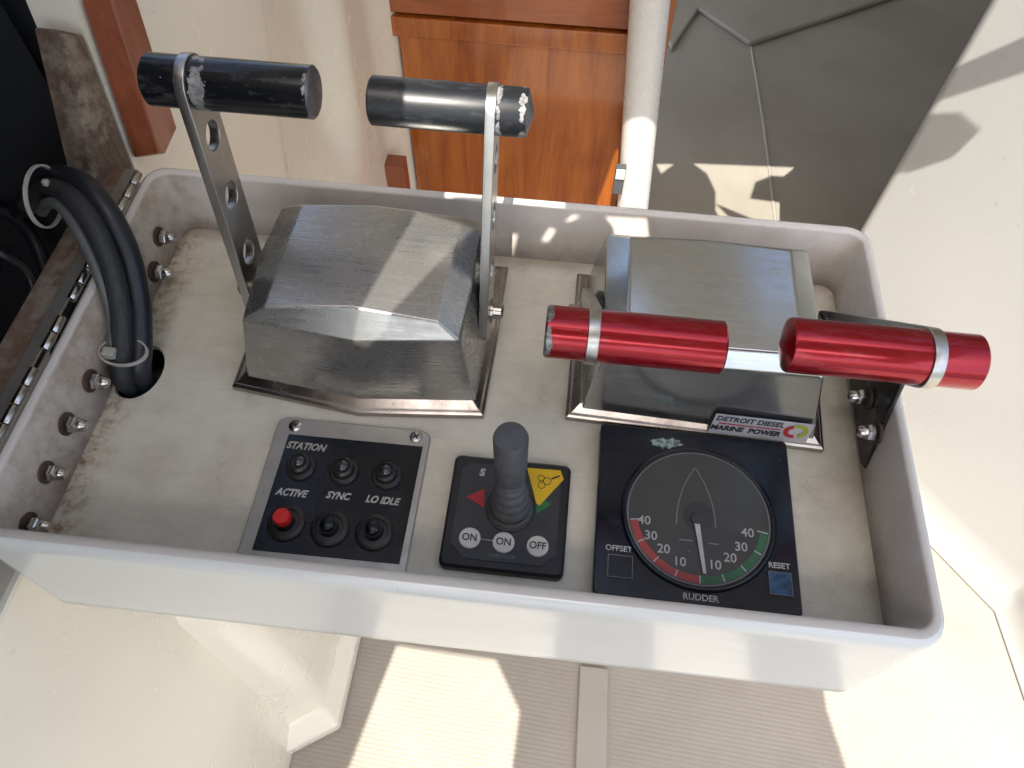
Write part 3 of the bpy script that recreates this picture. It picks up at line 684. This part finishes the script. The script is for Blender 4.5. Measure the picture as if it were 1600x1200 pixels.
# ------------------------------------------------------------ rudder gauge
gg = thing('rudder_gauge', 'square navy rudder angle gauge with grey round dial', 'gauge', (.055, -.051, 0))
GW, GH, GZ = .1100, .1035, .0085
loft('gauge_body', [rrect(0, GW, -GH, 0, .0025, .0004), rrect(0, GW, -GH, 0, .0025, GZ - .0008), rrect(.0006, GW - .0006, -GH + .0006, -.0006, .0022, GZ)], M['gaugebody'], gg, smooth=30)
gx, gy = .0566, -.0537
zz = GZ + .0002
dl = flat('dial', [circ(gx, gy, .0402, 64)], .0003, M['dial'], gg, at(zz))
lathe('dial_bezel', [(.0400, .0002), (.0402, .0012), (.0412, .0017), (.0424, .0012), (.0434, 0)], M['gaugebody'], gg, Matrix.Translation((gx, gy, GZ)), 64, 50, cap0=False, cap1=False)
flat('dial_rim_line', [circ(gx, gy, .0398, 64), circ(gx, gy, .0390, 64)], .0001, M['printdim'], gg, at(zz + .0003))
flat('dial_centre', [circ(gx, gy, .0085, 40)], .0001, M['dialmid'], dl, at(zz + .00025))
rs = flat('red_scale', [arc(gx, gy, .0342, .0384, 189, 270)], .0001, M['dred'], dl, at(zz + .0003))
gs = flat('green_scale', [arc(gx, gy, .0342, .0384, 270, 351)], .0001, M['dgreen'], dl, at(zz + .0003))
for k in range(-4, 5):
    a_ = 270 + k * 20.2
    flat('tick', [arc(gx, gy, .0342 if abs(k) < 4 else .0325, .0384, a_ - .5, a_ + .5, 3)], .0001, M['print'], rs if k < 0 else gs, at(zz + .0005))
for s_, px in (('40', (0.0266, -0.0596, 0.0090)), ('30', (0.0303, -0.0682, 0.0090)), ('20', (0.0373, -0.0751, 0.0090)), ('10', (0.0459, -0.0814, 0.0090)), ('10', (0.0648, -0.0811, 0.0090)), ('20', (0.0732, -0.0762, 0.0090)), ('30', (0.0794, -0.0693, 0.0090)), ('40', (0.0834, -0.0607, 0.0090))):
    text(s_, .0072, T(px[0], px[1], zz + .0004), M['print'], dl, 0, .00006, name='numeral')
L_, A_, R2 = (0.0443, -0.0602, 0.0090), (0.0553, -0.0238, 0.0090), (0.0659, -0.0597, 0.0090)
def bow(P, Q, bulge, n=14):
    out = []
    for i in range(n + 1):
        t = i / n; x = P[0] + (Q[0] - P[0]) * t; y = P[1] + (Q[1] - P[1]) * t
        out.append((x + bulge * 4 * t * (1 - t) * .9, y + abs(bulge) * 1.0 * t * (1 - t)))
    return out
for s1, e, bg in ((L_, A_, -.0030), (R2, A_, .0030)):
    ln = bow(s1, e, bg); flat('hull_line', [[(x - .00035, y) for x, y in ln] + [(x + .00035, y) for x, y in reversed(ln)]], .0001, M['printdim'], dl, at(zz + .0004))
n0, n1 = Vector((gx - .0012, gy - .003)), Vector((.0590, -.0868))
dv = (n1 - n0).normalized(); pv = Vector((-dv.y, dv.x))
nd = flat('needle', [[tuple(n0 - pv * .0015), tuple(n1 - pv * .0009), tuple(n1 + pv * .0009), tuple(n0 + pv * .0015)]], .0003, M['print'], dl, at(zz + .0012))
lathe('needle_hub', [(.0001, 0), (.0034, 0), (.0032, .0012), (.0001, .0014)], M['dialmid'], nd, Matrix.Translation((n0.x, n0.y + .001, zz + .0004)), 24, 40)
for q, wl in (((0.0495, -0.0686, 0.0090), .0075), ((0.0645, -0.0691, 0.0090), .0055), ((0.0512, -0.0747, 0.0090), .001)):
    flat('faint_print', [[(q[0] - wl / 2, q[1] - .0004), (q[0] + wl / 2, q[1] - .0004), (q[0] + wl / 2, q[1] + .0004), (q[0] - wl / 2, q[1] + .0004)]], .0001, M['printdim'], dl, at(zz + .0004))
q = (0.0130, -0.0775, 0.0090); text('OFFSET', .0044, T(q[0], q[1], zz), M['print'], gg, 0, .0001)
q = (0.0995, -0.0775, 0.0090); text('RESET', .0044, T(q[0], q[1], zz), M['print'], gg, 0, .0001)
q = (0.0568, -0.0997, 0.0090); text('RUDDER', .0048, T(q[0], q[1], zz), M['print'], gg, 0, .0001)
def key(name, q, w_, h_, mat):
    x, y = q[0], q[1]
    k_ = flat(name, [[(x - w_, y - h_), (x + w_, y - h_), (x + w_, y + h_), (x - w_, y + h_)]], .0006, mat, gg, at(zz + .0001))
    flat('key_outline', [[(x - w_, y - h_), (x + w_, y - h_), (x + w_, y + h_), (x - w_, y + h_)], [(x - w_ + .0004, y - h_ + .0004), (x + w_ - .0004, y - h_ + .0004), (x + w_ - .0004, y + h_ - .0004), (x - w_ + .0004, y + h_ - .0004)]], .0001, M['printdim'], k_, at(zz + .0005))
key('offset_key', (0.0140, -0.0875, 0.0090), .0068, .0063, M['gaugebody'])
key('reset_key', (0.0994, -0.0874, 0.0090), .0062, .0063, M['bluewear'])
q = (0.0395, -0.0093, 0.0090)
pts = [(q[0] + .0085 * math.cos(a) * random.uniform(.6, 1.2) * 1.1, q[1] + .0036 * math.sin(a) * random.uniform(.5, 1.3)) for a in [2 * math.pi * i / 26 for i in range(26)]]
flat('salt_crust', [pts], .0003, M['crust'], gg, at(zz))

# ------------------------------------------------------------ cables
ho = tube('black_hose', [(-.2885, .004, -.045), (-0.2885, 0.0041, 0.0006), (-0.2880, 0.0178, 0.0164), (-0.2910, 0.0401, 0.0325), (-0.2970, 0.0604, 0.0531), (-0.3080, 0.0760, 0.0713), (-0.3250, 0.0890, 0.0788), (-0.3500, 0.1017, 0.0706), (-0.3850, 0.1182, 0.0439), (-0.4500, 0.1517, -0.0207)], .0070, M['hose'], seg=20)
tag(ho, 'smooth black hose on the right of the cable bundle', 'hose')
bc = tube('braided_cable', [(-.297, .012, -.045), (-0.2960, -0.0015, 0.0042), (-0.2960, 0.0137, 0.0208), (-0.2970, 0.0306, 0.0373), (-0.3020, 0.0488, 0.0568), (-0.3130, 0.0655, 0.0733), (-0.3300, 0.0796, 0.0783), (-0.3580, 0.0966, 0.0643), (-0.4000, 0.1160, 0.0267)], .0064, M['braid'], seg=20)
tag(bc, 'dark braided cable in the middle of the cable bundle', 'cable')
gc = tube('grey_cable', [(-.300, .016, -.04), (-0.3010, 0.0088, 0.0132), (-0.3020, 0.0246, 0.0316), (-0.3080, 0.0419, 0.0523), (-0.3200, 0.0597, 0.0676), (-0.3350, 0.0743, 0.0740), (-0.3500, 0.0819, 0.0670), (-0.3700, 0.0938, 0.0463)], .0036, M['greycable'], seg=14)
tag(gc, 'thin grey cable on the left of the cable bundle', 'cable')
def loop(name, c, u, v, r1, r2, w_, lab):
    P = []
    c = Vector(c); u = Vector(u).normalized(); v = Vector(v); v = (v - u * v.dot(u)).normalized()
    for i in range(33): P.append(c + u * r1 * math.cos(2 * math.pi * i / 32) + v * r2 * math.sin(2 * math.pi * i / 32))
    n = u.cross(v); V = []; F = []
    for p in P[:-1]:
        o = (p - c).normalized()
        V += [p - n * w_, p + n * w_, p + n * w_ + o * .0012, p - n * w_ + o * .0012]
    for i in range(32):
        a, b = i * 4, ((i + 1) % 32) * 4
        F += [(a, b, b + 1, a + 1), (a + 1, b + 1, b + 2, a + 2), (a + 2, b + 2, b + 3, a + 3), (a + 3, b + 3, b, a)]
    root = thing(name, lab, 'cable tie', tuple(c), 'nylon cable ties on the cable bundle')
    mk('strap', V, F, M['tie'], root, smooth=50)
    return root
tie1 = loop('cable_tie', (-.2930, .0085, .022), (1, 0, .0), (0, 1, .1), .0140, .0088, .0011, 'pale nylon cable tie round the cables just above the panel hole')
b_ = Vector((-0.3000, 0.0070, 0.0221)); box('tie_head', tuple(b_ - Vector((.004, .004, .003))), tuple(b_ + Vector((.004, .002, .004))), M['tie'], tie1, bevel=.001)
tie2 = loop('cable_tie', (-.352, .0845, .070), (.05, -.76, -.65), (.05, .64, -.77), .0180, .0150, .0012, 'pale nylon cable tie looped round the cables at the locker opening')
b_ = Vector((-0.3460, 0.0862, 0.0806)); box('tie_head', tuple(b_ - Vector((.002, .002, .002))), tuple(b_ + Vector((.002, .0015, .002))), M['tie'], tie2, bevel=.001)
for i, (P, rr, lab) in enumerate([
    ([(-0.5000, 0.1956, -0.0078), (-0.4600, 0.2076, -0.0203), (-0.4200, 0.2005, -0.0436), (-0.4200, 0.1782, -0.1136)], .006, 'black cable crossing the upper part of the dark locker'),
    ([(-0.4800, 0.1483, -0.0141), (-0.4500, 0.1462, -0.0253), (-0.4300, 0.1201, -0.0483), (-0.4300, 0.0756, -0.1067)], .005, 'black cable falling steeply inside the dark locker'),
    ([(-0.4600, 0.1002, -0.0054), (-0.4300, 0.0974, -0.0052), (-0.4200, 0.0949, -0.0323), (-0.4200, 0.0553, -0.0752)], .0035, 'thin black cable lowest inside the dark locker'),
    ([(-0.5600, 0.2515, -0.0410), (-0.5200, 0.2732, -0.0655), (-0.4800, 0.2905, -0.0796), (-0.4500, 0.2884, -0.0975)], .005, 'black cable highest inside the dark locker')]):
    tag(tube('locker_cable', P, rr, M['hose']), lab, 'cable', 'cables inside the locker')
